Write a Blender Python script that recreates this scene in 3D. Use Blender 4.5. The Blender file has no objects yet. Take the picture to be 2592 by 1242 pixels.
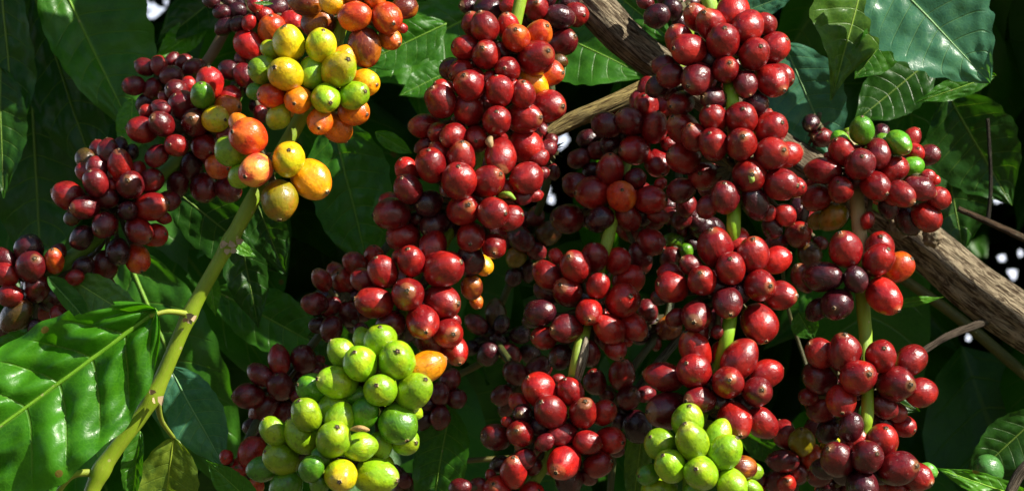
import bpy, bmesh, math, random
from mathutils import Vector, Quaternion, Matrix, noise

R = math.radians
rnd = random.Random(7)
scene = bpy.context.scene
col = scene.collection

# ------------------------------------------------------------------ camera, sky, sun, exposure
D0 = 1.2                       # metres from the lens to the plane of the fruit
U = 0.45 / 2592                # metres per photograph pixel in that plane
TILT = R(12)
CAM = Vector((0, 0, 1.6))
RIGHT = Vector((1, 0, 0))
UP = Vector((0, -math.sin(TILT), math.cos(TILT)))
FWD = Vector((0, math.cos(TILT), math.sin(TILT)))


def V(x, y, z):
    """x to the right, y away from the lens, z up in the tilted frame of the branches."""
    return RIGHT * x + FWD * y + UP * z


def P(px, py, d=0.0):
    """A photograph pixel at d metres beyond the fruit plane."""
    k = (D0 + d) / D0 * U
    return CAM + V((px - 1296) * k, D0 + d, (621 - py) * k)


cd = bpy.data.cameras.new('camera')
cam = bpy.data.objects.new('camera', cd)
col.objects.link(cam)
cam.location = CAM
cam.rotation_euler = (R(90) + TILT, 0, 0)
cd.sensor_width = 36
cd.lens = 36 * D0 / 0.45
cd.clip_start = 0.05
cd.clip_end = 3000
cd.dof.use_dof = True
cd.dof.focus_distance = D0 - 0.010
cd.dof.aperture_fstop = (cd.lens / 1000) / 0.0054
scene.camera = cam

SUN_DIR = V(0.68, -0.31, 0.66).normalized()          # towards the sun
world = bpy.data.worlds.new('World')
scene.world = world
world.use_nodes = True
wt = world.node_tree
wt.nodes.clear()
sky = wt.nodes.new('ShaderNodeTexSky')
sky.sky_type = 'NISHITA'
sky.sun_disc = False
sky.sun_elevation = math.asin(SUN_DIR.z)
sky.sun_rotation = math.atan2(SUN_DIR.x, SUN_DIR.y)
sky.air_density = 1.0
sky.dust_density = 0.6
bg = wt.nodes.new('ShaderNodeBackground')
bg.inputs['Strength'].default_value = 0.05
wo = wt.nodes.new('ShaderNodeOutputWorld')
# made-up white cloud, added low behind the bushes to whiten the sky gaps
gc = wt.nodes.new('ShaderNodeTexCoord')
sx = wt.nodes.new('ShaderNodeSeparateXYZ'); wt.links.new(gc.outputs['Generated'], sx.inputs[0])
cn = wt.nodes.new('ShaderNodeTexNoise'); cn.inputs['Scale'].default_value = 3.0; cn.inputs['Detail'].default_value = 6
wt.links.new(gc.outputs['Generated'], cn.inputs['Vector'])
sub = wt.nodes.new('ShaderNodeMath'); sub.operation = 'MULTIPLY_ADD'
wt.links.new(cn.outputs[0], sub.inputs[0]); sub.inputs[1].default_value = 0.9
hm = wt.nodes.new('ShaderNodeMapRange'); wt.links.new(sx.outputs[2], hm.inputs[0])
hm.inputs[1].default_value = 0.0; hm.inputs[2].default_value = 0.7; hm.inputs[3].default_value = 0.45; hm.inputs[4].default_value = -0.6
wt.links.new(hm.outputs[0], sub.inputs[2])
ym = wt.nodes.new('ShaderNodeMapRange'); wt.links.new(sx.outputs[1], ym.inputs[0])
ym.inputs[1].default_value = 0.2; ym.inputs[2].default_value = 0.6
cm = wt.nodes.new('ShaderNodeMapRange'); wt.links.new(sub.outputs[0], cm.inputs[0])
cm.inputs[1].default_value = 0.25; cm.inputs[2].default_value = 0.5
mu = wt.nodes.new('ShaderNodeMath'); mu.operation = 'MULTIPLY'
wt.links.new(cm.outputs[0], mu.inputs[0]); wt.links.new(ym.outputs[0], mu.inputs[1])
cx_ = wt.nodes.new('ShaderNodeMix'); cx_.data_type = 'RGBA'
wt.links.new(mu.outputs[0], cx_.inputs[0]); wt.links.new(sky.outputs[0], cx_.inputs[6]); cx_.inputs[7].default_value = (15.0, 16.0, 18.0, 1)
wt.links.new(cx_.outputs[2], bg.inputs[0])
wt.links.new(bg.outputs[0], wo.inputs[0])

sd = bpy.data.lights.new('sun', 'SUN')
sd.energy = 5.0
sd.angle = R(0.5)
sd.color = (1.0, 0.94, 0.82)
sun = bpy.data.objects.new('sun', sd)
col.objects.link(sun)
sun.rotation_euler = SUN_DIR.to_track_quat('Z', 'Y').to_euler()
sun.location = CAM + SUN_DIR * 5

scene.view_settings.view_transform = 'Standard'
scene.view_settings.look = 'None'
scene.view_settings.gamma = 1
scene.view_settings.exposure = 1.1
scene.cycles.max_bounces = 6
scene.cycles.transparent_max_bounces = 4
scene.cycles.use_denoising = True


# ------------------------------------------------------------------ node helpers
class NT:
    def __init__(s, name):
        s.m = bpy.data.materials.new(name)
        s.m.use_nodes = True
        s.t = s.m.node_tree
        s.t.nodes.clear()

    def n(s, typ, **kw):
        o = s.t.nodes.new(typ)
        for k, v in kw.items():
            setattr(o, k, v)
        return o

    def l(s, a, b):
        s.t.links.new(a, b)

    def setin(s, node, idx, v):
        if v is None:
            return
        if hasattr(v, 'is_output'):
            s.l(v, node.inputs[idx])
        else:
            if isinstance(v, tuple) and len(v) == 3 and node.inputs[idx].type == 'RGBA':
                v = (*v, 1)
            node.inputs[idx].default_value = v

    def math(s, op, a, b=None, c=None, clamp=False):
        o = s.n('ShaderNodeMath', operation=op, use_clamp=clamp)
        s.setin(o, 0, a); s.setin(o, 1, b); s.setin(o, 2, c)
        return o.outputs[0]

    def mix(s, f, a, b, blend='MIX'):
        o = s.n('ShaderNodeMix', data_type='RGBA', blend_type=blend)
        s.setin(o, 0, f); s.setin(o, 6, a); s.setin(o, 7, b)
        return o.outputs[2]

    def ramp(s, v, lo, hi, a=0.0, b=1.0):
        o = s.n('ShaderNodeMapRange', interpolation_type='SMOOTHSTEP')
        s.setin(o, 0, v); s.setin(o, 1, lo); s.setin(o, 2, hi); s.setin(o, 3, a); s.setin(o, 4, b)
        return o.outputs[0]

    def noise(s, vec, scale, detail=2.0, rough=0.5, dist=0.0):
        o = s.n('ShaderNodeTexNoise')
        if vec is not None:
            s.l(vec, o.inputs['Vector'])
        s.setin(o, 'Scale', scale); s.setin(o, 'Detail', detail)
        s.setin(o, 'Roughness', rough); s.setin(o, 'Distortion', dist)
        return o

    def bump(s, h, strength, dist, normal=None):
        o = s.n('ShaderNodeBump')
        s.setin(o, 'Strength', strength); s.setin(o, 'Distance', dist); s.l(h, o.inputs['Height'])
        if normal is not None:
            s.l(normal, o.inputs['Normal'])
        return o.outputs[0]

    def out(s, sh):
        o = s.n('ShaderNodeOutputMaterial')
        s.l(sh, o.inputs['Surface'])
        return s.m


def principled(t, base, rough, normal=None, coat=0.0, sss=0.0, sssr=None, spec=0.5):
    p = t.n('ShaderNodeBsdfPrincipled')
    t.setin(p, 'Base Color', base)
    t.setin(p, 'Roughness', rough)
    t.setin(p, 'Specular IOR Level', spec)
    t.setin(p, 'Coat Weight', coat)
    p.inputs['Coat Roughness'].default_value = 0.2
    if sss:
        t.setin(p, 'Subsurface Weight', sss)
        p.inputs['Subsurface Radius'].default_value = sssr or (1, 0.3, 0.1)
        p.inputs['Subsurface Scale'].default_value = 0.003
    if normal is not None:
        t.l(normal, p.inputs['Normal'])
    return p


def cherry_material():
    t = NT('cherry_skin')
    oi = t.n('ShaderNodeObjectInfo')
    tc = t.n('ShaderNodeTexCoord')
    off = t.n('ShaderNodeVectorMath', operation='SCALE')
    comb = t.n('ShaderNodeCombineXYZ')
    for i in range(3):
        t.l(oi.outputs['Random'], comb.inputs[i])
    t.l(comb.outputs[0], off.inputs[0]); off.inputs['Scale'].default_value = 37.0
    add = t.n('ShaderNodeVectorMath', operation='ADD')
    t.l(tc.outputs['Object'], add.inputs[0]); t.l(off.outputs[0], add.inputs[1])
    vec = add.outputs[0]
    at = t.n('ShaderNodeAttribute', attribute_type='OBJECT', attribute_name='blush')
    # broad blush from the skin colour to the object's second colour
    nb = t.noise(vec, 0.75, 1.5, 0.5, 0.3).outputs[0]
    f = t.ramp(nb, 0.46, 0.66)
    # streaks that run from the stalk to the eye
    mp = t.n('ShaderNodeMapping'); mp.inputs['Scale'].default_value = (6.5, 6.5, 0.7)
    t.l(vec, mp.inputs[0])
    st = t.noise(mp.outputs[0], 1.3, 3, 0.6).outputs[0]
    stf = t.ramp(st, 0.42, 0.72)
    f2 = t.math('MULTIPLY_ADD', stf, 0.35, f, clamp=True)
    c = t.mix(f2, oi.outputs['Color'], at.outputs['Color'])
    # mottling
    n2 = t.noise(vec, 3.2, 4, 0.65).outputs[0]
    dark = t.mix(1.0, c, (0.55, 0.5, 0.5), 'MULTIPLY')
    c = t.mix(t.ramp(n2, 0.48, 0.75), c, dark)
    # paler ring round the eye at the end of the fruit
    sep = t.n('ShaderNodeSeparateXYZ'); t.l(tc.outputs['Object'], sep.inputs[0])
    ring = t.math('MULTIPLY', t.ramp(t.math('ADD', sep.outputs[2], t.math('MULTIPLY', n2, 0.12)), 1.20, 1.32), 0.25)
    c = t.mix(ring, c, (0.42, 0.27, 0.10))
    # dust specks and scars
    vo = t.n('ShaderNodeTexVoronoi', feature='F1'); vo.inputs['Scale'].default_value = 4.6
    t.l(vec, vo.inputs['Vector'])
    sepc = t.n('ShaderNodeSeparateColor'); t.l(vo.outputs['Color'], sepc.inputs[0])
    sp = t.math('MULTIPLY', t.math('LESS_THAN', vo.outputs['Distance'], 0.07), t.math('GREATER_THAN', sepc.outputs[0], 0.5))
    c = t.mix(t.math('MULTIPLY', sp, 0.8), c, (0.62, 0.55, 0.45))
    vo2 = t.n('ShaderNodeTexVoronoi', feature='F1'); vo2.inputs['Scale'].default_value = 11
    t.l(vec, vo2.inputs['Vector'])
    sp2 = t.math('LESS_THAN', vo2.outputs['Distance'], 0.16)
    nn = t.ramp(n2, 0.5, 0.62)
    c = t.mix(t.math('MULTIPLY', t.math('MULTIPLY', sp2, nn), 0.35), c, (0.05, 0.02, 0.01))
    h = t.math('MULTIPLY_ADD', n2, 0.6, t.math('MULTIPLY', st, 0.5))
    h = t.math('MULTIPLY_ADD', sp, 0.6, h)
    fine = t.noise(vec, 14, 2, 0.6).outputs[0]
    h = t.math('MULTIPLY_ADD', fine, 0.22, h)
    nm0 = t.bump(t.noise(vec, 1.9, 2, 0.5).outputs[0], 0.16, 0.003)
    nm = t.bump(h, 0.4, 0.0008, nm0)
    bl = t.noise(vec, 1.3, 4, 0.7, 0.5).outputs[0]
    rough = t.ramp(bl, 0.38, 0.66, 0.24, 0.40)
    p = principled(t, c, rough, nm, coat=0.3, sss=0.0, spec=0.5)
    return t.out(p.outputs[0])


def eye_material():
    t = NT('cherry_eye')
    tc = t.n('ShaderNodeTexCoord')
    n = t.noise(tc.outputs['Object'], 9, 3).outputs[0]
    c = t.mix(t.ramp(n, 0.35, 0.7), (0.05, 0.03, 0.012), (0.38, 0.25, 0.11))
    p = principled(t, c, 0.6)
    return t.out(p.outputs[0])


def plain(name, c, rough=0.7):
    t = NT(name)
    tc = t.n('ShaderNodeTexCoord')
    n = t.noise(tc.outputs['Object'], 300, 3).outputs[0]
    d = tuple(x * 0.55 for x in c)
    p = principled(t, t.mix(n, c, d), rough)
    return t.out(p.outputs[0])


def leaf_material():
    t = NT('leaf_blade')
    oi = t.n('ShaderNodeObjectInfo')
    uv = t.n('ShaderNodeUVMap')
    sep = t.n('ShaderNodeSeparateXYZ'); t.l(uv.outputs[0], sep.inputs[0])
    s = sep.outputs[0]
    a = t.math('ABSOLUTE', t.math('MULTIPLY_ADD', sep.outputs[1], 2.0, -1.0))
    bend = t.math('MULTIPLY', t.math('POWER', a, 1.35), 0.13)
    ph = t.math('FRACT', t.math('MULTIPLY', t.math('SUBTRACT', s, bend), 9.0))
    d = t.math('MINIMUM', ph, t.math('SUBTRACT', 1.0, ph))
    lat = t.math('MULTIPLY', t.ramp(d, 0.012, 0.05, 1.0, 0.0), t.ramp(a, 0.55, 0.97, 1.0, 0.0))
    mid = t.ramp(a, 0.015, 0.05, 1.0, 0.0)
    vein = t.math('MAXIMUM', lat, mid)
    tc = t.n('ShaderNodeTexCoord')
    pos = tc.outputs['Object']
    big = t.noise(pos, 28, 3, 0.6).outputs[0]
    fine = t.noise(pos, 420, 3, 0.6).outputs[0]
    vo = t.n('ShaderNodeTexVoronoi', feature='DISTANCE_TO_EDGE'); vo.inputs['Scale'].default_value = 420
    t.l(pos, vo.inputs['Vector'])
    net = t.ramp(vo.outputs['Distance'], 0.0, 0.14)
    base = oi.outputs['Color']
    c = t.mix(t.ramp(big, 0.35, 0.72), base, t.mix(1.0, base, (0.55, 0.62, 0.7), 'MULTIPLY'))
    c = t.mix(t.math('MULTIPLY', t.ramp(fine, 0.5, 0.8), 0.45), c, t.mix(1.0, base, (1.5, 1.25, 1.0), 'MULTIPLY'))
    c = t.mix(t.math('MULTIPLY', vein, 0.45), c, t.mix(0.55, base, (0.22, 0.34, 0.06)))
    c = t.mix(t.math('MULTIPLY', t.math('SUBTRACT', 1.0, net), 0.22), c, t.mix(1.0, base, (1.6, 1.4, 1.0), 'MULTIPLY'))
    mid2 = t.noise(pos, 95, 4, 0.65).outputs[0]
    c = t.mix(t.math('MULTIPLY', t.ramp(mid2, 0.5, 0.7), 0.4), c, t.mix(1.0, base, (1.45, 1.15, 0.8), 'MULTIPLY'))
    # small brown damage spots
    vs = t.n('ShaderNodeTexVoronoi', feature='F1'); vs.inputs['Scale'].default_value = 55
    t.l(pos, vs.inputs['Vector'])
    sc = t.n('ShaderNodeSeparateColor'); t.l(vs.outputs['Color'], sc.inputs[0])
    spot = t.math('MULTIPLY', t.math('LESS_THAN', vs.outputs['Distance'], 0.13), t.math('GREATER_THAN', sc.outputs[1], 0.86))
    c = t.mix(t.math('MULTIPLY', spot, 0.75), c, (0.20, 0.10, 0.03))
    h = t.math('MULTIPLY_ADD', net, 0.05, t.math('MULTIPLY', lat, -0.9))
    h = t.math('MULTIPLY_ADD', big, 1.2, t.math('MULTIPLY_ADD', mid2, 0.7, h))
    nm = t.bump(h, 0.4, 0.0012)
    rough = t.ramp(fine, 0.3, 0.8, 0.30, 0.48)
    p = principled(t, c, rough, nm, spec=0.36)
    tr = t.n('ShaderNodeBsdfTranslucent')
    t.l(t.mix(1.0, c, (2.0, 1.9, 0.35), 'MULTIPLY'), tr.inputs[0])
    t.l(nm, tr.inputs['Normal'])
    ms = t.n('ShaderNodeMixShader'); ms.inputs[0].default_value = 0.38
    t.l(p.outputs[0], ms.inputs[1]); t.l(tr.outputs[0], ms.inputs[2])
    return t.out(ms.outputs[0])


def stem_material():
    t = NT('stem_skin')
    oi = t.n('ShaderNodeObjectInfo')
    uv = t.n('ShaderNodeUVMap')
    tc = t.n('ShaderNodeTexCoord')
    mp = t.n('ShaderNodeMapping'); mp.inputs['Scale'].default_value = (3.0, 26.0, 1)
    t.l(uv.outputs[0], mp.inputs[0])
    st = t.noise(mp.outputs[0], 6, 4, 0.6, 0.4).outputs[0]
    n = t.noise(tc.outputs['Object'], 90, 4, 0.6).outputs[0]
    base = oi.outputs['Color']
    c = t.mix(t.math('MULTIPLY', t.ramp(st, 0.46, 0.66), 0.4), base, (0.30, 0.19, 0.06))
    c = t.mix(t.math('MULTIPLY', t.ramp(n, 0.45, 0.75), 0.5), c, t.mix(1.0, base, (0.5, 0.55, 0.5), 'MULTIPLY'))
    vs = t.n('ShaderNodeTexVoronoi', feature='F1'); vs.inputs['Scale'].default_value = 260
    t.l(tc.outputs['Object'], vs.inputs['Vector'])
    sc = t.n('ShaderNodeSeparateColor'); t.l(vs.outputs['Color'], sc.inputs[0])
    sp = t.math('MULTIPLY', t.math('LESS_THAN', vs.outputs['Distance'], 0.2), t.math('GREATER_THAN', sc.outputs[1], 0.8))
    c = t.mix(t.math('MULTIPLY', sp, 0.6), c, (0.42, 0.36, 0.18))
    nm = t.bump(t.math('MULTIPLY_ADD', st, 0.8, n), 0.5, 0.0006)
    p = principled(t, c, 0.42, nm, spec=0.4)
    return t.out(p.outputs[0])


def bark_material():
    t = NT('rough_bark')
    oi = t.n('ShaderNodeObjectInfo')
    uv = t.n('ShaderNodeUVMap')
    tc = t.n('ShaderNodeTexCoord')
    mp = t.n('ShaderNodeMapping'); mp.inputs['Scale'].default_value = (5.0, 20.0, 1)
    t.l(uv.outputs[0], mp.inputs[0])
    st = t.noise(mp.outputs[0], 2.2, 6, 0.7, 0.6).outputs[0]
    n = t.noise(tc.outputs['Object'], 60, 6, 0.7).outputs[0]
    base = oi.outputs['Color']
    c = t.mix(t.ramp(st, 0.40, 0.62), t.mix(1.0, base, (0.16, 0.12, 0.09), 'MULTIPLY'), base)
    c = t.mix(t.math('MULTIPLY', t.ramp(n, 0.55, 0.75), 0.5), c, (0.36, 0.38, 0.26))
    h = t.math('MULTIPLY_ADD', st, 2.4, n)
    nm = t.bump(h, 1.0, 0.003)
    p = principled(t, c, 0.8, nm, spec=0.25)
    return t.out(p.outputs[0])


def soil_material():
    t = NT('soil')
    tc = t.n('ShaderNodeTexCoord')
    n = t.noise(tc.outputs['Object'], 6, 8, 0.7).outputs[0]
    c = t.mix(n, (0.05, 0.035, 0.02), (0.10, 0.09, 0.04))
    p = principled(t, c, 0.95, t.bump(n, 0.6, 0.05))
    return t.out(p.outputs[0])


M_CH = cherry_material(); M_EYE = eye_material(); M_HOLE = plain('eye_hollow', (0.015, 0.010, 0.008), 0.8)
M_LEAF = leaf_material(); M_STEM = stem_material(); M_BARK = bark_material()
M_NODE = plain('node_tangle', (0.10, 0.085, 0.03), 0.75)
M_SCAR = plain('dry_scale', (0.45, 0.33, 0.18), 0.8)


# ------------------------------------------------------------------ object helpers
def tag(o, label=None, cat=None, group=None, kind=None):
    if label: o['label'] = label
    if cat: o['category'] = cat
    if group: o['group'] = group
    if kind: o['kind'] = kind
    return o


WORLD = {}


def empty(name, loc):
    o = bpy.data.objects.new(name, None)
    o.location = loc
    col.objects.link(o)
    WORLD[o.name] = Vector(loc)
    return o


def place(o, origin, parent):
    if parent is not None:
        o.parent = parent
        o.location = origin - WORLD[parent.name]
    else:
        o.location = origin
    col.objects.link(o)
    WORLD[o.name] = Vector(origin)
    return o


def build(name, verts, faces, mats, parent=None, origin=None, color=None, uvs=None, midx=None, smooth=True):
    if origin is None:
        origin = verts[0]
    me = bpy.data.meshes.new(name)
    me.from_pydata([v - origin for v in verts], [], faces)
    for m in mats:
        me.materials.append(m)
    me.polygons.foreach_set('use_smooth', [smooth] * len(me.polygons))
    if midx:
        me.polygons.foreach_set('material_index', midx)
    if uvs:
        ul = me.uv_layers.new(name='UVMap')
        for lp in me.loops:
            ul.data[lp.index].uv = uvs[lp.vertex_index]
    me.update()
    o = bpy.data.objects.new(name, me)
    if color:
        o.color = (*color, 1)
    return place(o, Vector(origin), parent)


def catmull(pts, n):
    out = []
    P_ = [pts[0]] + list(pts) + [pts[-1]]
    for i in range(1, len(P_) - 2):
        a, b, c, d = P_[i - 1], P_[i], P_[i + 1], P_[i + 2]
        for k in range(n):
            t = k / n
            out.append([0.5 * (2 * b[j] + (c[j] - a[j]) * t + (2 * a[j] - 5 * b[j] + 4 * c[j] - d[j]) * t * t
                               + (-a[j] + 3 * b[j] - 3 * c[j] + d[j]) * t ** 3) for j in range(4)])
    out.append(list(pts[-1]))
    return out


def tube(path, nseg=12, n=8, rough=0.0, ridge=0.0, seed=0.0, base=0, nodes=(), cap=True):
    """path: (Vector, radius) list -> verts, faces, uvs. rough / ridge shape the surface; nodes: points where the tube swells."""
    pts = catmull([(*p, r) for p, r in path], n)
    vs, fs, uvs = [], [], []
    prev = None
    L = 0.0
    N = len(pts)
    cx = [Vector(p[:3]) for p in pts]
    for i, p in enumerate(pts):
        c = cx[i]
        t = (cx[min(i + 1, N - 1)] - cx[max(i - 1, 0)]).normalized()
        if prev is None:
            a = t.orthogonal().normalized()
        else:
            a = (prev - t * prev.dot(t)).normalized()
            L += (c - cx[i - 1]).length
        prev = a
        b = t.cross(a)
        r = p[3]
        for q in nodes:
            dd = (c - q).length / (p[3] * 1.3)
            r *= 1 + 0.24 * math.exp(-dd * dd)
        for k in range(nseg):
            th = 2 * math.pi * k / nseg
            rr = r
            if rough:
                rr *= 1 + rough * noise.noise(Vector((math.cos(th) * 1.2 + seed, math.sin(th) * 1.2, L / (r * 3))))
            if ridge:
                rr *= 1 + ridge * noise.noise(Vector((math.cos(th) * 4 + seed, math.sin(th) * 4, L / (r * 6) + seed)))
            vs.append(c + (a * math.cos(th) + b * math.sin(th)) * rr)
            uvs.append((L * 10, k / nseg if k <= nseg / 2 else 1 - k / nseg))
        if i:
            o0 = base + (i - 1) * nseg
            for k in range(nseg):
                k2 = (k + 1) % nseg
                fs.append((o0 + k, o0 + k2, o0 + nseg + k2, o0 + nseg + k))
    if cap:
        fs.append(tuple(base + k for k in range(nseg))[::-1])
        fs.append(tuple(base + (N - 1) * nseg + k for k in range(nseg)))
    return vs, fs, uvs


# ------------------------------------------------------------------ the cherries
def cherry_mesh(i):
    r_ = random.Random(100 + i)
    me = bpy.data.meshes.new('cherry')
    SEG, RI = 32, 20
    lon = [1.12, 1.20, 1.28, 1.15, 1.24, 1.34, 1.17, 1.26][i % 8]
    pointy = [0.0, 0.05, 0.10, 0.02, 0.07, 0.12, 0.0, 0.05][i % 8]
    sx, sy = 1 + r_.uniform(-.05, .05), 1 + r_.uniform(-.05, .05)
    sd_ = Vector((r_.uniform(0, 50), r_.uniform(0, 50), r_.uniform(0, 50)))
    vs, fs, mi = [], [], []

    def ring(z, rad, deform=True):
        for k in range(SEG):
            th = 2 * math.pi * k / SEG
            v = Vector((math.cos(th) * rad * sx, math.sin(th) * rad * sy, z))
            if deform:
                d = noise.noise(v * 0.9 + sd_) * 0.085 + noise.noise(v * 1.9 + sd_) * 0.022
                # two seeds inside: a faint furrow down opposite sides
                d -= 0.022 * math.exp(-((math.sin(th)) ** 2) * 18) * (1 - abs(z) / lon)
                v *= 1 + d
            vs.append(v)

    rings = 0
    for j in range(1, RI):
        ph = math.pi * j / RI
        z = -math.cos(ph) * lon
        rad = math.sin(ph) ** 0.94
        if z > 0:
            rad *= 1 - pointy * (z / lon) ** 2
            z *= 1 + pointy * 0.4
        ring(z, rad); rings += 1
    zt = max(v.z for v in vs)
    last = vs[-SEG:]
    # the eye: a rim, a raised disc, a hollow and a small point
    er = r_.uniform(0.10, 0.125)
    prof = [(zt + 0.010, er * 1.25), (zt + 0.035, er * 1.15), (zt + 0.075, er * 0.9), (zt + 0.07, er * 0.55), (zt + 0.03, er * 0.40), (zt + 0.06, er * 0.18)]
    off = (r_.uniform(-.03, .03), r_.uniform(-.03, .03))
    for z, rad in prof:
        for k in range(SEG):
            th = 2 * math.pi * k / SEG
            w = 1 + 0.14 * math.sin(5 * th + i)
            vs.append(Vector((math.cos(th) * rad * w + off[0], math.sin(th) * rad * w + off[1], z)))
        rings += 1
    nskin = RI - 1
    for j in range(rings - 1):
        for k in range(SEG):
            k2 = (k + 1) % SEG
            fs.append((j * SEG + k, j * SEG + k2, (j + 1) * SEG + k2, (j + 1) * SEG + k))
            mi.append(0 if j < nskin - 0 else (2 if j in (nskin + 2, nskin + 3) else 1))
    fs.append(tuple(range(SEG))[::-1]); mi.append(0)
    fs.append(tuple((rings - 1) * SEG + k for k in range(SEG))); mi.append(1)
    me.from_pydata(vs, [], fs)
    for m in (M_CH, M_EYE, M_HOLE):
        me.materials.append(m)
    me.polygons.foreach_set('use_smooth', [True] * len(me.polygons))
    me.polygons.foreach_set('material_index', mi)
    me.update()
    return me


CH = [cherry_mesh(i) for i in range(8)]
TONE = {  # skin colour, blush colour
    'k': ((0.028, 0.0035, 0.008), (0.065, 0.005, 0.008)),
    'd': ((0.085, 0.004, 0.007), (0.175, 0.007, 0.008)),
    'r': ((0.165, 0.0042, 0.0055), (0.310, 0.011, 0.007)),
    'b': ((0.430, 0.012, 0.007), (0.270, 0.007, 0.008)),
    'm': ((0.460, 0.028, 0.006), (0.60, 0.110, 0.006)),
    'n': ((0.120, 0.012, 0.006), (0.34, 0.095, 0.006)),
    'o': ((0.640, 0.170, 0.004), (0.55, 0.080, 0.005)),
    'w': ((0.740, 0.320, 0.004), (0.72, 0.190, 0.004)),
    'p': ((0.740, 0.280, 0.040), (0.60, 0.070, 0.030)),
    'y': ((0.640, 0.420, 0.004), (0.50, 0.46, 0.006)),
    'z': ((0.540, 0.470, 0.005), (0.32, 0.44, 0.006)),
    'l': ((0.190, 0.390, 0.007), (0.31, 0.44, 0.008)),
    'g': ((0.065, 0.230, 0.008), (0.12, 0.28, 0.008)),
    'v': ((0.230, 0.180, 0.004), (0.34, 0.15, 0.005)),
    'u': ((0.070, 0.040, 0.006), (0.10, 0.022, 0.006)),
}
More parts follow.
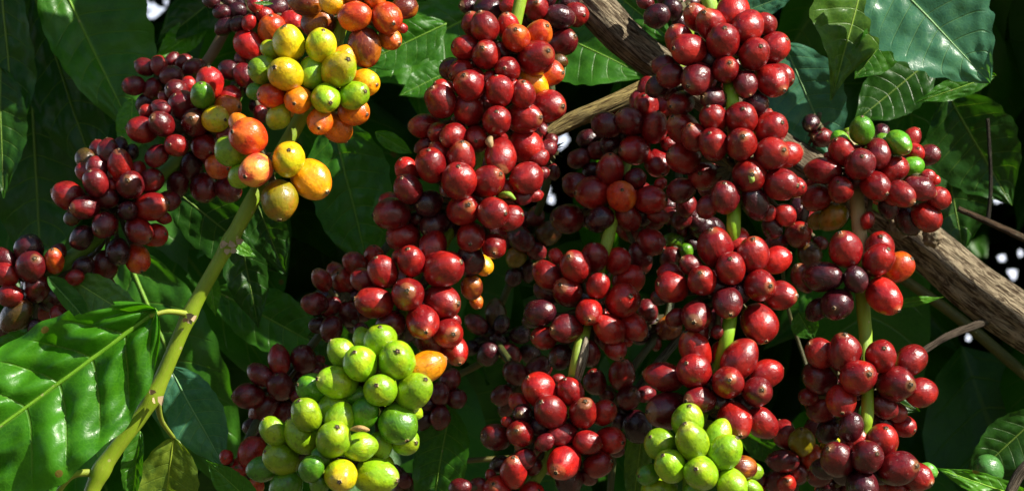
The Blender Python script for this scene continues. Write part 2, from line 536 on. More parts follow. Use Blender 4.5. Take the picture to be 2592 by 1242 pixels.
DATA = """
@120 120 4.113
#A3
1610 500 130 g 0 -9
1750 745 140 y 7 1
1540 785 150 d -1 -2
1640 1025 140 r 5 5
1415 610 148 d -5 -7
1870 630 130 o 9 0
1690 370 150 b 0 -10
1345 450 115 d -7 -2
1190 800 130 d -6 -4
1340 1020 120 r -4 0
990 860 140 r -10 -1
1890 520 120 b
1470 400 90 b
1180 640 95 d
1040 670 80 r -8 -3
1140 1130 115 d
1215 520 60 r
#H1
1300 300 115 d
1160 190 95 r
900 400 110 d -10 0
1090 430 100 d
1015 205 95 d
1530 210 100 d
1420 150 80 d
1300 130 75 d
1010 580 90 k
@0 340 2.373
#A3
1310 195 75 m 8 2
1370 330 75 d 8 5
1225 320 85 d 3 9
1150 195 75 k
1070 300 70 d
1270 130 70 d
#A2
785 305 82 d 0 -3
575 290 82 d -3 -8
722 190 78 r 0 -10
905 280 75 r 8 -5
768 460 60 k 3 -3
910 435 85 r 10 -2
510 440 72 d -9 1
640 385 65 d
410 370 85 r -10 -3
630 545 75 d -5 4
835 580 78 r 8 5
930 605 75 b 9 -1
710 705 75 k 2 8
825 745 80 m 4 9
630 790 82 d
490 620 70 k
580 200 65 d
510 225 55 r
515 150 60 u
650 100 65 d
590 90 50 d
720 80 50 k
790 110 45 k
435 500 50 u
1010 400 60 d
980 500 40 r
555 760 50 u
825 215 50 b
675 300 35 r
#A1
185 795 88 d 4 -5
175 695 88 k 2 -9
220 920 85 d 2 -6
30 840 70 r
25 745 65 d
60 970 68 r
325 760 62 m 0 -9
100 1090 90 u
370 1100 65 r
215 1165 50 k
450 860 50 r
600 905 72 d
350 710 50 d
300 980 80 k
150 1000 90 k
500 790 60 k
120 1180 70 k
400 1020 50 d
40 1170 60 k
@500 0 2.9375
#B2
655 550 128 y -5 -3
1050 520 128 z 5 -4
680 325 118 y -2 -9
950 730 105 l 4 3
750 745 108 o -2 3
1160 710 105 l 8 -2
915 340 115 z 2 -9
850 540 105 l
550 710 95 m -9 0
490 520 105 l -9 -1
1245 615 100 w 9 2
1160 830 110 o 9 2
910 900 100 o 0 5
1040 950 105 o
1085 440 100 w
600 870 90 l
440 680 70 g
540 370 70 z
#B3
1405 135 118 m 5 4
1170 120 112 m
1540 60 88 n
1240 355 128 n
1430 290 82 o 8 4
1520 210 40 r
1000 20 90 w
800 20 100 n
900 170 120 n
1330 -40 90 o
1150 -40 80 n
#A5
380 170 55 b
555 225 108 m 0 -9
700 155 75 b 8 6
300 180 60 k
200 200 65 k
180 90 60 k
290 80 65 k
430 30 60 b 3 9
330 30 60 k
100 5 60 k
500 110 60 r
590 60 70 k
660 -10 80 k
220 10 60 k
740 80 70 n
#A4
380 335 108 b -8 -8
350 560 85 d
240 520 78 k
320 440 50 r
470 850 60 d
430 790 50 k
400 650 60 k
#A3
200 1000 55 r -6 5
@520 280 4.1133
#B1
865 510 172 y 1 -5
525 620 178 p -5 4
450 270 182 m -8 -2
1095 715 195 w 8 6
770 925 185 v 0 10
370 680 125 l
270 420 158 l
350 140 100 o
@1040 0 3.0841
#C1
820 300 108 m 0 -5
580 215 108 r -3 -10
975 455 138 r 6 -3
755 540 105 r -2 0
590 430 108 r -2 -4
480 190 85 r -2 -9
760 210 95 b -1 -9
1000 265 100 m 6 -5
425 370 100 r -9 0
400 555 98 r -8 3
325 540 95 d -9 0
960 650 100 w 8 9
1075 570 105 m 9 0
1160 480 55 u
600 620 55 r
700 400 70 d
#C2
455 670 115 r -3 -6
690 710 110 r -2 -10
875 740 98 r 1 -9
505 630 85 r
450 855 122 r -3 -8
670 945 110 r 0 -6
880 920 128 r 9 0
235 790 118 r -5 -8
255 700 80 b -8 -6
330 1060 98 r -8 4
510 1085 108 r 0 2
220 1040 85 r -7 0
110 985 100 r -10 0
1070 830 125 r 8 0
895 1145 128 b 8 6
790 680 60 b
960 1070 60 r
100 1140 60 d
590 800 70 d
380 950 70 d
#K1
1020 1020 60 d
1095 1100 55 d
1065 1160 70 d
1050 1240 60 d
1110 1340 60 d
#G1
800 40 95 b
980 60 98 r 0 -3
1160 130 95 k
1285 115 98 r 7 1
1190 330 102 d 8 -4
600 70 100 k
460 50 72 k -8 0
1050 200 90 k
700 0 70 k
1110 250 80 k
900 -30 70 d
1060 -20 80 k
1230 20 70 k
@920 360 3.6294
#C3
875 360 160 r 0 -8
920 615 154 r 3 -2
1190 650 138 r 8 0
620 210 145 r -1 -9
1140 360 148 r 7 -4
895 165 140 r 1 -9
1330 690 125 r 10 -2
410 430 135 d -4 -7
690 100 95 r -6 -8
400 260 115 b -5 -8
600 560 125 k -8 2
260 655 150 d -9 1
655 755 132 k -7 5
985 870 134 r 0 5
370 870 145 r -10 0
1200 950 115 r 0 5
1260 130 150 r 0 8
250 540 85 r
490 700 70 k
1500 330 138 r
1300 430 90 r
1610 150 90 r
1690 60 80 d
1640 290 60 d
1460 510 80 d
1580 490 60 r
980 1080 130 k
1100 1130 90 w 5 9
780 800 100 k
1050 500 90 d
@740 600 3.6294
#C3
1650 460 105 n
1690 590 62 o 3 9
1610 250 95 n
#C4
1060 525 152 r 0 -2
1390 295 168 r 9 -4
1095 220 132 r -2 -8
830 320 142 r -4 -9
755 600 150 r -10 -2
1200 780 155 r 2 5
1430 880 140 r 3 0
1360 600 162 r 9 0
1290 90 135 r
1000 180 75 r -9 -2
650 390 110 r
900 800 130 d
1490 1030 122 b 3 8
1360 1110 60 b
1260 950 130 d
1480 760 60 r
1150 640 80 k
#I1
570 240 100 r -6 -8
475 395 125 r -3 -4
750 180 100 b 0 -9
205 610 105 d -10 0
340 635 98 d
510 700 112 d
360 840 102 d
240 810 80 k -9 0
270 390 90 r -5 -8
400 340 92 r
630 690 90 d
570 540 62 k
450 520 70 d
640 870 80 d
560 800 80 k
450 640 70 k
@560 840 3.0697
#C5
1240 450 134 l -2 -3
1080 245 132 l -3 -7
1365 220 142 l 1 -5
1500 460 138 l 6 -6
1240 80 130 l 0 -9
940 170 112 l -7 -8
900 390 128 l -9 -2
715 430 118 g -9 -2
1590 270 122 w
1115 620 108 g
1370 710 145 g 5 8
1100 60 82 l
880 590 118 l
1430 850 102 l 8 0
1500 620 60 l
1230 880 102 l
1050 500 80 g
#C6
870 830 138 l 3 -7
660 640 120 l -4 -9
620 800 125 l -6 -9
410 770 112 l -7 -8
470 980 132 l -9 -4
920 670 115 l
930 1110 130 z 0 2
700 1060 98 g
1200 1120 148 l 10 1
1080 890 112 l
330 1060 105 g
500 1210 120 g
1240 1020 85 l
760 1190 80 g
780 980 80 g
#I3
240 930 110 b
155 1070 92 b 0 -6
40 970 58 b 0 1
270 1190 60 m
150 1180 60 d
#I2
450 215 90 r
640 210 102 d -1 -9
460 420 102 d -2 -9
210 495 102 d -10 0
690 320 100 d
305 330 85 d
330 600 100 d
490 630 82 d
240 730 70 k
750 230 50 r
790 290 40 d
600 500 60 d
300 800 60 k
560 560 70 k
#J1
1700 480 85 d
1780 370 82 d
1830 520 72 d
1700 665 82 d
1590 560 60 k
1570 690 70 k
1790 480 60 k
1640 610 70 k
#J2
1420 1150 60 d
1540 1140 60 u
1380 1220 50 u
1360 1080 50 k
1480 1210 50 k
@1600 0 4.1136
#D1
950 435 175 r 0 -7
1270 565 172 r 3 -4
825 265 160 r -4 -6
1200 285 158 r
590 520 172 r -9 0
685 190 140 r -6 -6
1055 130 168 b
970 725 138 r 2 -4
490 420 145 r -5 -8
1390 250 118 r -5 -3
1470 500 158 r 8 -5
680 820 162 d -6 5
1175 870 125 d 3 9
1450 830 172 r 6 6
1540 800 132 r 9 3
400 790 128 d
330 680 112 d
500 1080 132 d -7 2
850 1030 130 k -8 -1
1280 1090 122 k 9 0
280 900 120 k
400 980 80 d
800 620 100 k
1060 500 90 d
#M1
260 170 122 k
420 100 110 k
490 40 90 d 0 0
140 30 75 d
500 240 92 k
560 150 90 k
330 -30 90 k
620 30 70 k
@1640 240 3.4275
#D2
815 430 138 r 0 -4
570 430 132 r -3 -7
1070 515 140 r 6 -2
815 210 140 r 0 -6
400 365 118 r -3 -7
570 205 122 r -4 -8
1065 290 140 r 6 -3
310 300 138 r -6 -6
310 550 140 r -8 -3
485 700 142 r -3 -1
885 700 148 r 0 0
1150 775 148 r 9 1
1200 520 115 r
1010 230 92 r
670 890 128 d -1 -9
1275 800 92 r 7 0
290 830 112 d
930 940 118 k
1040 1020 72 r
1190 1040 90 r
1080 1150 90 k
520 970 90 d
700 650 110 k
640 760 80 k
#N1
330 960 90 d
290 1080 85 d
430 1100 100 k
560 1150 90 k
190 1050 80 d
180 960 60 k
@1360 200 3.4289
#E0
840 620 125 r -8 0
1020 420 122 r 2 -9
800 370 118 d -6 -6
600 400 118 d
950 240 112 r -2 -8
870 190 75 d
1090 250 92 r
950 70 82 r
1050 90 80 k
640 570 95 k -8 2
1045 730 118 r 3 8
520 620 80 d
440 520 90 k
360 690 88 d
470 800 80 k
1150 570 72 r
740 500 90 k
900 520 80 k
#E1
730 1020 132 m 0 -4
630 790 125 r 0 -9
980 1050 125 b 9 0
490 985 138 r -10 0
850 870 102 d 2 0
340 920 112 d
790 1200 112 r
1050 1190 72 r
1070 910 50 b
700 900 80 k
900 1180 90 k
@1180 500 2.6826
#E1
690 145 105 d -9 0
910 150 90 k
1105 180 100 r
1260 300 90 r 8 6
1270 160 62 r
1180 410 85 d
820 130 70 k
#E2
745 470 104 r -4 -6
870 405 90 r 0 -10
895 600 84 r 4 -9
1030 430 84 b 5 -9
690 640 100 r -4 -4
1060 700 120 b 4 -3
835 775 90 b 0 5
555 530 94 r -9 -7
1105 555 100 b 9 -4
970 890 98 b
1130 870 90 b 7 7
1010 1020 78 b 4 7
960 980 62 r
680 890 98 d -9 0
500 780 95 k
530 950 82 r -9 0
610 400 52 b
560 640 90 k
450 830 60 k
640 1080 80 k
1090 970 40 b
840 1060 72 d
860 920 70 d
780 680 80 k
#P1
240 860 60 k
70 860 65 d
200 790 75 u
140 910 60 k
370 930 65 k
150 1060 80 k
300 1060 70 d
430 1060 65 k
30 1020 50 k
100 1000 60 k
230 980 60 k
#R1
330 1190 80 d
490 1160 80 d
#Q1
470 130 60 d
390 150 55 d
370 280 80 d
560 240 82 u
270 290 60 k
475 360 65 d
340 400 70 v
320 540 60 k
420 500 60 k
440 190 60 k
@1120 900 3.609
#E3
990 510 148 r -6 -6
1285 520 132 r 1 -7
890 310 152 b -7 -7
1170 330 128 r -4 -9
1470 520 122 b 6 -6
710 710 126 r -2 -3
1090 715 108 d
1320 790 120 r
1110 970 152 b -4 4
1530 770 132 b 8 1
1420 990 128 r 9 -3
490 740 126 d -10 -1
730 530 95 k -2 0
700 430 88 b
590 600 52 b
930 790 80 d
740 950 100 d
520 990 80 k
1590 860 70 d
1150 1130 130 k
1330 1100 80 d
830 1010 80 d
1180 640 80 k
880 650 80 k
#E4
650 1060 126 b 0 -9
500 1220 132 b -2 -4
810 1250 110 b 6 -3
160 1200 86 d
330 1180 76 d
440 1090 52 r
250 1240 60 k
#R1
880 120 112 d
660 170 100 d
690 260 90 k
540 360 92 d
600 450 90 d
1060 220 60 r
780 200 80 k
#S1
1640 170 124 r 0 -9
1390 240 108 d -2 -9
1500 340 80 d
1700 380 112 d 3 -5
1860 350 80 d
1780 650 136 k
1600 600 70 k
1520 430 80 k
1650 520 80 k
@1600 560 3.8568
#D3
960 460 158 r -1 -6
815 260 174 r -3 -9
1180 330 152 r 0 -9
1245 625 152 r 5 0
680 580 138 r -2 -5
1040 190 112 b
1410 380 134 b
1440 725 142 r 10 0
930 790 142 d 1 7
575 430 102 d -8 -6
390 640 150 r -9 -2
380 520 110 r
630 920 152 d -2 3
1240 1000 178 r 3 9
430 940 92 d
640 1090 120 r
830 1080 62 d
270 740 80 k
820 640 110 k
1050 700 100 k
1080 560 90 k
#T1
360 1040 122 n -9 4
150 870 100 d
200 1000 100 k
230 1190 62 d
100 1130 70 k
#N2
370 350 100 d
400 190 80 g
530 290 70 g
600 220 60 k
690 60 120 k
480 80 70 d
@1600 820 2.925
#D4
460 350 126 r -5 -5
710 430 122 r 0 -2
470 190 116 b -5 -9
800 260 132 r
925 500 108 d 2 -2
235 390 110 r
670 230 95 b
1000 365 108 b
760 710 128 r 2 7
270 640 142 d -9 0
500 560 102 d -8 0
960 730 112 r
640 590 90 k
840 600 80 k
560 440 70 k
#D5
510 1100 132 l -3 -3
445 870 122 l -4 -9
285 1050 122 l -5 -7
685 945 124 l 7 -8
410 720 115 l 1 -9
215 890 115 l -7 -5
740 1190 112 l 4 9
640 820 95 l
120 1110 86 g -8 1
200 1230 120 l
820 1060 96 n
890 1090 66 l
880 1220 72 l
460 1240 80 g
580 1020 62 g
@1900 840 3.0693
#W1
395 850 100 v -1 -9
475 970 100 m 1 4
260 790 98 r
280 1180 76 b 0 -4
250 1000 92 d
370 1100 76 d
200 1150 85 d
490 740 72 d
620 870 60 z
60 1150 50 d
60 1220 52 b
500 1060 70 d
330 900 70 k
#F4
900 970 124 d 5 -3
1145 1060 138 d 8 -2
1025 850 130 r 1 -8
680 990 130 d -6 -6
810 860 110 r 4 -8
1290 1120 112 r 8 4
870 1200 130 k 2 3
740 1100 92 k
590 1060 90 k
540 1120 90 d
1000 1110 80 k
1150 1220 82 r
600 1230 90 k
#F3
835 350 132 r 5 -2
730 160 130 r 0 -10
1010 185 127 r 1 -5
1130 400 140 d 6 0
545 165 110 r -8 -6
1245 215 120 r
540 350 127 d -10 -1
700 530 122 r 0 7
1320 470 110 r
450 500 76 r -9 0
560 590 112 d
1040 580 92 d
1130 620 78 r
780 740 100 k
610 760 100 k
1190 730 92 r 8 3
1020 700 80 k
500 560 70 d
780 450 80 k
@1940 560 3.629
#F2
1030 350 148 r 5 -6
725 260 150 r -4 -9
1035 240 140 r 0 -7
1085 690 158 b 6 7
820 530 106 k
510 510 142 k
1210 420 138 m 8 -5
650 760 148 k -3 2
340 520 112 d -5 -8
470 810 100 k
1000 460 62 r
#V1
400 310 112 u
500 200 62 d
290 120 122 r 2 -4
90 200 92 d
@1980 270 3.3354
#F1
655 490 128 d 0 -5
510 380 118 r -5 -8
800 400 122 d
790 670 130 r 6 5
495 700 114 r -3 -5
345 540 114 r
950 530 107 r
1010 740 110 r 7 6
290 770 117 r
1100 510 90 g
985 305 102 g 6 6
670 200 110 g 0 -10
1120 390 80 b 2 -4
1165 690 106 d
1235 410 92 d 9 -2
1320 770 92 r
1220 930 124 r
1095 260 76 r
490 280 76 g
850 300 70 g
840 220 70 k
1060 960 110 k
930 760 70 r
720 960 62 r
430 930 115 v
300 960 80 v
1230 590 60 r
1290 620 42 b
640 370 42 r
400 420 42 r
270 650 60 r
620 600 90 k
900 850 90 k
#X1
245 140 76 k -3 6
340 260 86 d -9 0
#V1
140 880 90 k
140 1060 100 d
240 960 72 r
"""


def parse():
    cl = {}
    x0 = y0 = 0; s = 1; cur = None
    for ln in DATA.split('\n'):
        ln = ln.strip()
        if not ln: continue
        if ln[0] == '@':
            a = ln[1:].split(); x0, y0, s = int(a[0]), int(a[1]), float(a[2])
        elif ln[0] == '#':
            cur = cl.setdefault(ln[1:], [])
        else:
            a = ln.split()
            tip = (int(a[4]) / 10, int(a[5]) / 10) if len(a) > 5 else None
            cur.append((x0 + int(a[0]) / s, y0 + int(a[1]) / s, int(a[2]) / s, a[3], tip))
    return cl


CLUSTERS = parse()
# how far each cluster hangs beyond the plane of the front fruit, in metres
DEPTH = dict(A1=.030, A2=.030, A3=.025, A4=.035, A5=.040, H1=.060, B1=-.030, B2=-.020, B3=-.010,
             C1=.012, C2=.006, C3=.0, C4=-.006, C5=-.020, C6=-.028, I1=.030, I2=.045, I3=.010, J1=.055, J2=.09,
             G1=.050, K1=.055, Q1=.10, P1=.12, R1=.075, M1=.045, E0=.040, E1=.030, E2=.012, E3=.004, E4=.0,
             D1=.0, D2=-.004, D3=-.008, D4=-.014, D5=-.030, N1=.070, N2=.075, T1=.060, S1=.040,
             F1=.020, F2=.006, F3=.0, F4=-.010, X1=.075, V1=.06, W1=.045)


def add_cluster(name, branch, stem_pts):
    fruit = CLUSTERS[name]
    dep = DEPTH[name]
    cx = sum(f[0] for f in fruit) / len(fruit)
    cy = sum(f[1] for f in fruit) / len(fruit)
    # the node sits on the stem: nearest point of the stem line to the middle of the fruit
    best = None
    for (ax, ay), (bx, by) in zip(stem_pts, stem_pts[1:]):
        t = max(0, min(1, ((cx - ax) * (bx - ax) + (cy - ay) * (by - ay)) / max(1e-6, (bx - ax) ** 2 + (by - ay) ** 2)))
        q = (ax + t * (bx - ax), ay + t * (by - ay))
        dd = math.hypot(q[0] - cx, q[1] - cy)
        if best is None or dd < best[0]: best = (dd, q)
    nx, ny = best[1]
    nx, ny = cx * .5 + nx * .5, cy * .5 + ny * .5
    dist = sorted(math.hypot(f[0] - cx, f[1] - cy) for f in fruit)
    RR = dist[int(len(dist) * 0.9)] * 1.05 + 1
    done = []
    out = []
    for (x, y, r, c, tip) in fruit:
        d = math.hypot(x - cx, y - cy)
        z = -math.sqrt(max(0, RR * RR - d * d)) * 0.75
        for (X, Y, Rr, Z) in done:
            q2 = (x - X) ** 2 + (y - Y) ** 2
            s = (r + Rr) * 0.93
            if q2 < s * s:
                z = max(z, Z + math.sqrt(s * s - q2))
        done.append((x, y, r, z))
        out.append((x, y, r, c, tip, z))
    # fruit on the far side of the node
    rr = random.Random(hash_name(name))
    if len(fruit) > 12 and name not in ('P1', 'Q1', 'R1', 'N1', 'T1', 'S1'):
        for k in range(5):
            a = rr.uniform(0, 6.28); q = rr.uniform(0.1, 0.55) * RR
            c = rr.choice([f[3] for f in fruit])
            z = RR * 0.75
            x, y, r = cx + q * math.cos(a), cy + q * math.sin(a), 34
            for (X, Y, Rr, Z) in done:
                q2 = (x - X) ** 2 + (y - Y) ** 2; s = (r + Rr) * 0.93
                if q2 < s * s: z = max(z, Z + math.sqrt(s * s - q2))
            done.append((x, y, r, z)); out.append((x, y, r, c, (math.cos(a) * .6, math.sin(a) * .6, 1), z))
    origin = P(nx, ny, dep)
    # the node itself: a lumpy core with short stalks to every cherry
    vs, fs, mi = [], [], []
    bm = bmesh.new()
    bmesh.ops.create_icosphere(bm, subdivisions=3, radius=1)
    for v in bm.verts:
        k = 1 + 0.35 * noise.noise(v.co * 2.5 + Vector((nx, ny, 0))) + 0.2 * noise.noise(v.co * 7)
        vs.append(origin + v.co * k * U * 24)
    fs = [tuple(v.index for v in f.verts) for f in bm.faces]
    bm.free()
    pts3 = []
    for (x, y, r, c, tip, z) in out:
        k = (D0 + dep + z * U) / D0
        pts3.append(P(x, y, dep + z * U))
    for w, (x, y, r, c, tip, z) in zip(pts3, out):
        dv = w - origin
        if dv.length > 0.05 or dv.length < 0.004: continue
        side = Vector((rr.uniform(-1, 1), rr.uniform(-1, 1), rr.uniform(-1, 1))) * 0.002
        v2, f2, _ = tube([(origin + dv * 0.1, 0.0016), (origin + dv * 0.5 + side, 0.0011), (w - dv.normalized() * r * U * 0.8, 0.0013)], 6, 3, base=len(vs))
        vs += v2; fs += f2
    # dry scales and withered flower bits
    for k in range(14):
        d = Vector((rr.gauss(0, 1), rr.gauss(0, 1), rr.gauss(0, 1))).normalized()
        s = d.orthogonal().normalized()
        b = origin + d * U * 22
        i0 = len(vs)
        vs += [b - s * .0012, b + s * .0012, b + d * .0045 + s * .0006, b + d * .0035 - s * .0013 + d.cross(s) * .001]
        fs += [(i0, i0 + 1, i0 + 2, i0 + 3)]
    cl = build('cherry_cluster', vs, fs, [M_NODE], branch, origin)
    for i, (w, (x, y, r, c, tip, z)) in enumerate(zip(pts3, out)):
        k = (D0 + dep + z * U) / D0
        if tip is None:
            dx, dy = (x - cx) / RR, (y - cy) / RR
            n = math.hypot(dx, dy) or 1
            ax = Vector((dx / n, rr.uniform(.15, .6), -dy / n))
        elif len(tip) == 3:
            ax = Vector((tip[0], 0.8, -tip[1]))
        else:
            m = math.hypot(*tip)
            e = min(1.0, m / 1.12) / max(m, 1e-6)
            tx, ty = tip[0] * e, tip[1] * e
            ax = Vector((tx, -math.sqrt(max(0.0, 1 - tx * tx - ty * ty)), -ty))
        ax = V(*ax.normalized())
        o = bpy.data.objects.new('cherry', CH[rr.randrange(8)])
        q = ax.to_track_quat('Z', 'Y') @ Quaternion((0, 0, 1), rr.uniform(0, 6.28))
        o.rotation_mode = 'QUATERNION'
        o.rotation_quaternion = q
        s = r * U * k * 1.0
        o.scale = (s, s, s)
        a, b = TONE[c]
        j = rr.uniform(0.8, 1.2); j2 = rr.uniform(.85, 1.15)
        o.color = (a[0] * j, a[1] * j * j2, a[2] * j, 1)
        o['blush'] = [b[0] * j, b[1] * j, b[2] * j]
        place(o, w, cl)
    return cl


def hash_name(s):
    h = 7
    for ch in s: h = (h * 31 + ord(ch)) % 100003
    return h


# ------------------------------------------------------------------ leaves
def leaf_geo(base, tip, wl, wr, roll=0.0, curl=0.0, fold=0.15, bend=0.0, nu=26, nv=12, seed=0.0, wave=0.055, quilt=0.014, veins=9, bites=(), toward=None, acu=0.55, pucker=0.013, scal=0.022):
    """wl / wr: half widths on the left and the right of the way from base to tip, as the camera sees it."""
    ax = tip - base
    L = ax.length
    T = ax / L
    N = (-FWD if toward is None else toward)
    N = (N - T * N.dot(T)).normalized()
    N = Quaternion(T, roll) @ N
    B = T.cross(N)
    vs, uvs, fs, skip = [], [], [], set()
    for i in range(nu + 1):
        s = i / nu
        f = max(0.0, math.sin(math.pi * min(1, s ** 0.82))) ** 0.78
        f *= 1 - acu * max(0, (s - (0.72 if acu < .6 else .5)) / (0.28 if acu < .6 else .5)) ** (1.2 if acu < .6 else .7)
        for j in range(nv + 1):
            t = -1 + 2 * j / nv
            a = abs(t)
            w = (wr if t > 0 else wl) * f
            w *= 1 + scal * math.sin(s * veins * 6.28 + seed * 3 + (1 if t > 0 else 2.2)) * a + 0.05 * noise.noise(Vector((s * 9 + seed, t, 0)))
            phs = (s - 0.13 * a ** 1.35) * veins
            h = quilt * L * abs(math.sin(math.pi * phs)) ** 0.7 * min(1, a * 4) * (1.15 - a)
            h += wave * L * a * a * math.sin(s * 13 + seed * 5 + (0 if t > 0 else 2)) * 0.5
            h *= 0.7 + 0.7 * noise.noise(Vector((s * 6 + seed, t * 2, 3)))
            h += pucker * L * noise.noise(Vector((s * 11 + seed, t * 4.5, seed))) * min(1, a * 3)
            h += fold * a * w
            h += -curl * L * s * s
            h += 0.02 * L * noise.noise(Vector((s * 3 + seed, t * 1.5, seed)))
            p = base + T * (L * s) + B * (t * w + bend * L * math.sin(math.pi * s)) + N * h
            vs.append(p); uvs.append((s, t * .5 + .5))
    for i in range(nu):
        for j in range(nv):
            s = (i + .5) / nu; t = -1 + 2 * (j + .5) / nv
            if any(math.hypot((s - bs), (t - bt) * 0.3) < br for bs, bt, br in bites): continue
            a = i * (nv + 1) + j
            fs.append((a, a + 1, a + nv + 2, a + nv + 1))
    mid = [vs[i * (nv + 1) + nv // 2] + N * (0.0015 * L) for i in range(nu + 1)]
    return vs, fs, uvs, mid, L


def leaf(base, tip, wl, wr, color, label=None, parent=None, name='coffee_leaf', rib=True, ribw=1.0, group=None, **kw):
    k = U
    b3, t3 = P(*base), P(*tip)
    vs, fs, uvs, mid, L = leaf_geo(b3, t3, wl * k * (D0 + base[2]) / D0, wr * k * (D0 + base[2]) / D0, **kw)
    o = build(name, vs, fs, [M_LEAF], parent, b3, color, uvs)
    if parent is None:
        tag(o, label, 'leaf', group)
    elif label:
        o['label'] = label
    if rib:
        step = max(1, len(mid) // 9)
        path = [(m, 0.0085 * L * ribw * (1 - 0.8 * i / len(mid))) for i, m in enumerate(mid)][::step]
        v2, f2, u2 = tube(path, 6, 3)
        c = (min(1, color[0] * 1.8 + .05), min(1, color[1] * 1.5 + .07), color[2] * 1.2)
        if parent is None or True:
            build('midrib', v2, f2, [M_STEM], o, b3, c, u2)
    return o


def petiole(p0, p1, p2, r, color, parent):
    v, f, u = tube([(p0, r * 1.3), (p1, r), (p2, r * .8)], 8, 6)
    return build('petiole', v, f, [M_STEM], parent, p0, color, u)


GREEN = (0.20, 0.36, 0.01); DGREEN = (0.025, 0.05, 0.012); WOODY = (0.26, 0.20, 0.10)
GRP = 'fruiting coffee branches'


def branch(label, stem, clusters, color=GREEN, extra=()):
    """stem: (px, py, depth, half width in px[, colour])"""
    pts = [P(x, y, d) for x, y, d, w in stem]
    root = empty('coffee_branch', pts[0])
    tag(root, label, 'branch', GRP)
    path = [(p, w * U * (D0 + s[2]) / D0) for p, s, w in ((pp, ss, ss[3]) for pp, ss in zip(pts, stem))]
    line = [(s[0], s[1]) for s in stem]
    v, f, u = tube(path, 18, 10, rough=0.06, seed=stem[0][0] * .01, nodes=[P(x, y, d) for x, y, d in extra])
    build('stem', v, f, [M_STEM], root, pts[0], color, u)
    for c in clusters:
        add_cluster(c, root, line)
    return root


# ------------------------------------------------------------------ the branches, front to back
bB = branch('foreground branch with big yellow and orange cherries and a large sunlit leaf',
            [(215, 1290, -.030, 19), (262, 1180, -.030, 20), (385, 1005, -.030, 20), (480, 795, -.030, 18), (580, 615, -.030, 18), (640, 505, -.028, 20),
             (690, 420, -.020, 18), (750, 320, -.012, 19), (800, 220, -.010, 18), (850, 110, -.004, 18), (890, -60, .0, 18)],
            ['B1', 'B2', 'B3'], (0.19, 0.30, 0.008), extra=[(480, 795, -.03), (582, 612, -.03), (390, 1000, -.03), (255, 1190, -.03)])
bD = branch('branch of big red clusters ending in one lime cluster at the bottom',
            [(1775, -60, .01, 19), (1800, 20, .005, 19), (1838, 150, .002, 19), (1853, 262, -.016, 19), (1862, 400, .0, 18), (1857, 565, -.018, 18), (1855, 700, -.004, 18),
             (1842, 845, -.022, 18), (1800, 980, -.014, 17), (1755, 1120, -.028, 17), (1740, 1290, -.03, 16)],
            ['D1', 'D2', 'D3', 'D4', 'D5'], (0.20, 0.42, 0.01))
bC = branch('dense red branch left of centre curving down to two lime green clusters',
            [(1330, -60, .02, 16), (1290, 120, .014, 16), (1240, 280, .008, 16), (1190, 460, .002, 16), (1120, 620, -.004, 16), (1040, 740, -.006, 16),
             (960, 930, -.018, 16), (840, 1110, -.026, 16), (800, 1290, -.03, 15)],
            ['C1', 'C2', 'C3', 'C4', 'C5', 'C6'])
bF = branch('rightmost branch of maroon clusters, a few green cherries on the top one',
            [(2150, 330, .03, 17), (2160, 430, .022, 18), (2172, 540, .010, 18), (2178, 640, .006, 18), (2184, 760, .004, 18), (2192, 870, .0, 17),
             (2196, 1040, -.014, 16), (2190, 1100, -.014, 16), (2200, 1290, -.01, 16)],
            ['F1', 'F2', 'F3', 'F4'], (0.22, 0.38, 0.01))
bE = branch('centre branch with maroon clusters above bright red ones on a peeling green stem',
            [(1700, -60, .05, 12), (1745, 80, .06, 12), (1690, 230, .055, 13), (1590, 400, .045, 15), (1540, 600, .012, 16), (1500, 740, .014, 17), (1462, 910, -.008, 17),
             (1440, 1010, .004, 17), (1385, 1160, .0, 16), (1300, 1290, 0, 16)],
            ['M1', 'E0', 'E1', 'E2', 'E3', 'E4'], (0.25, 0.38, 0.03))
bA = branch('leftmost branch of maroon clusters with a folded leaf at its end',
            [(60, 745, .03, 20), (112, 702, .028, 20), (240, 606, .028, 19), (300, 530, .03, 18), (430, 425, .03, 18), (520, 330, .03, 17), (600, 240, .035, 17), (640, 100, .04, 16), (640, -60, .04, 16)],
            ['A1', 'A2', 'A3', 'A4', 'A5'], (0.10, 0.24, 0.02))
bH = branch('shaded brown twig with a small maroon cluster at upper left',
            [(600, 20, .07, 13), (560, 95, .07, 14), (515, 165, .07, 14), (430, 220, .065, 12), (380, 250, .065, 8)], ['H1'], (0.16, 0.10, 0.05))
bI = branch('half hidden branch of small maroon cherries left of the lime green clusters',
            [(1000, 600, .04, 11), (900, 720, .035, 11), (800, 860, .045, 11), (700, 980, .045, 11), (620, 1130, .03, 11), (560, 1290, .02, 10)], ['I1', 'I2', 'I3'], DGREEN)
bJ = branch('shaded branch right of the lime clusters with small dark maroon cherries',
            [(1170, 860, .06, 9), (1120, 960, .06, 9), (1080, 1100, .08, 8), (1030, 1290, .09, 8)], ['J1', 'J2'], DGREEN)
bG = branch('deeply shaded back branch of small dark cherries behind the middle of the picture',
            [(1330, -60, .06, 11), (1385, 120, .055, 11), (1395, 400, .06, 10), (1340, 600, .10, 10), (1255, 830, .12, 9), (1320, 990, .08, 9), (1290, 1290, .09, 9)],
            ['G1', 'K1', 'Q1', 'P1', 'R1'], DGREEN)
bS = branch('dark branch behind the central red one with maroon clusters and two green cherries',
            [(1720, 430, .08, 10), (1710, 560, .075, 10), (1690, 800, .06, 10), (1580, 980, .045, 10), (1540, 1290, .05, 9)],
            ['N1', 'N2', 'T1', 'S1'], DGREEN)
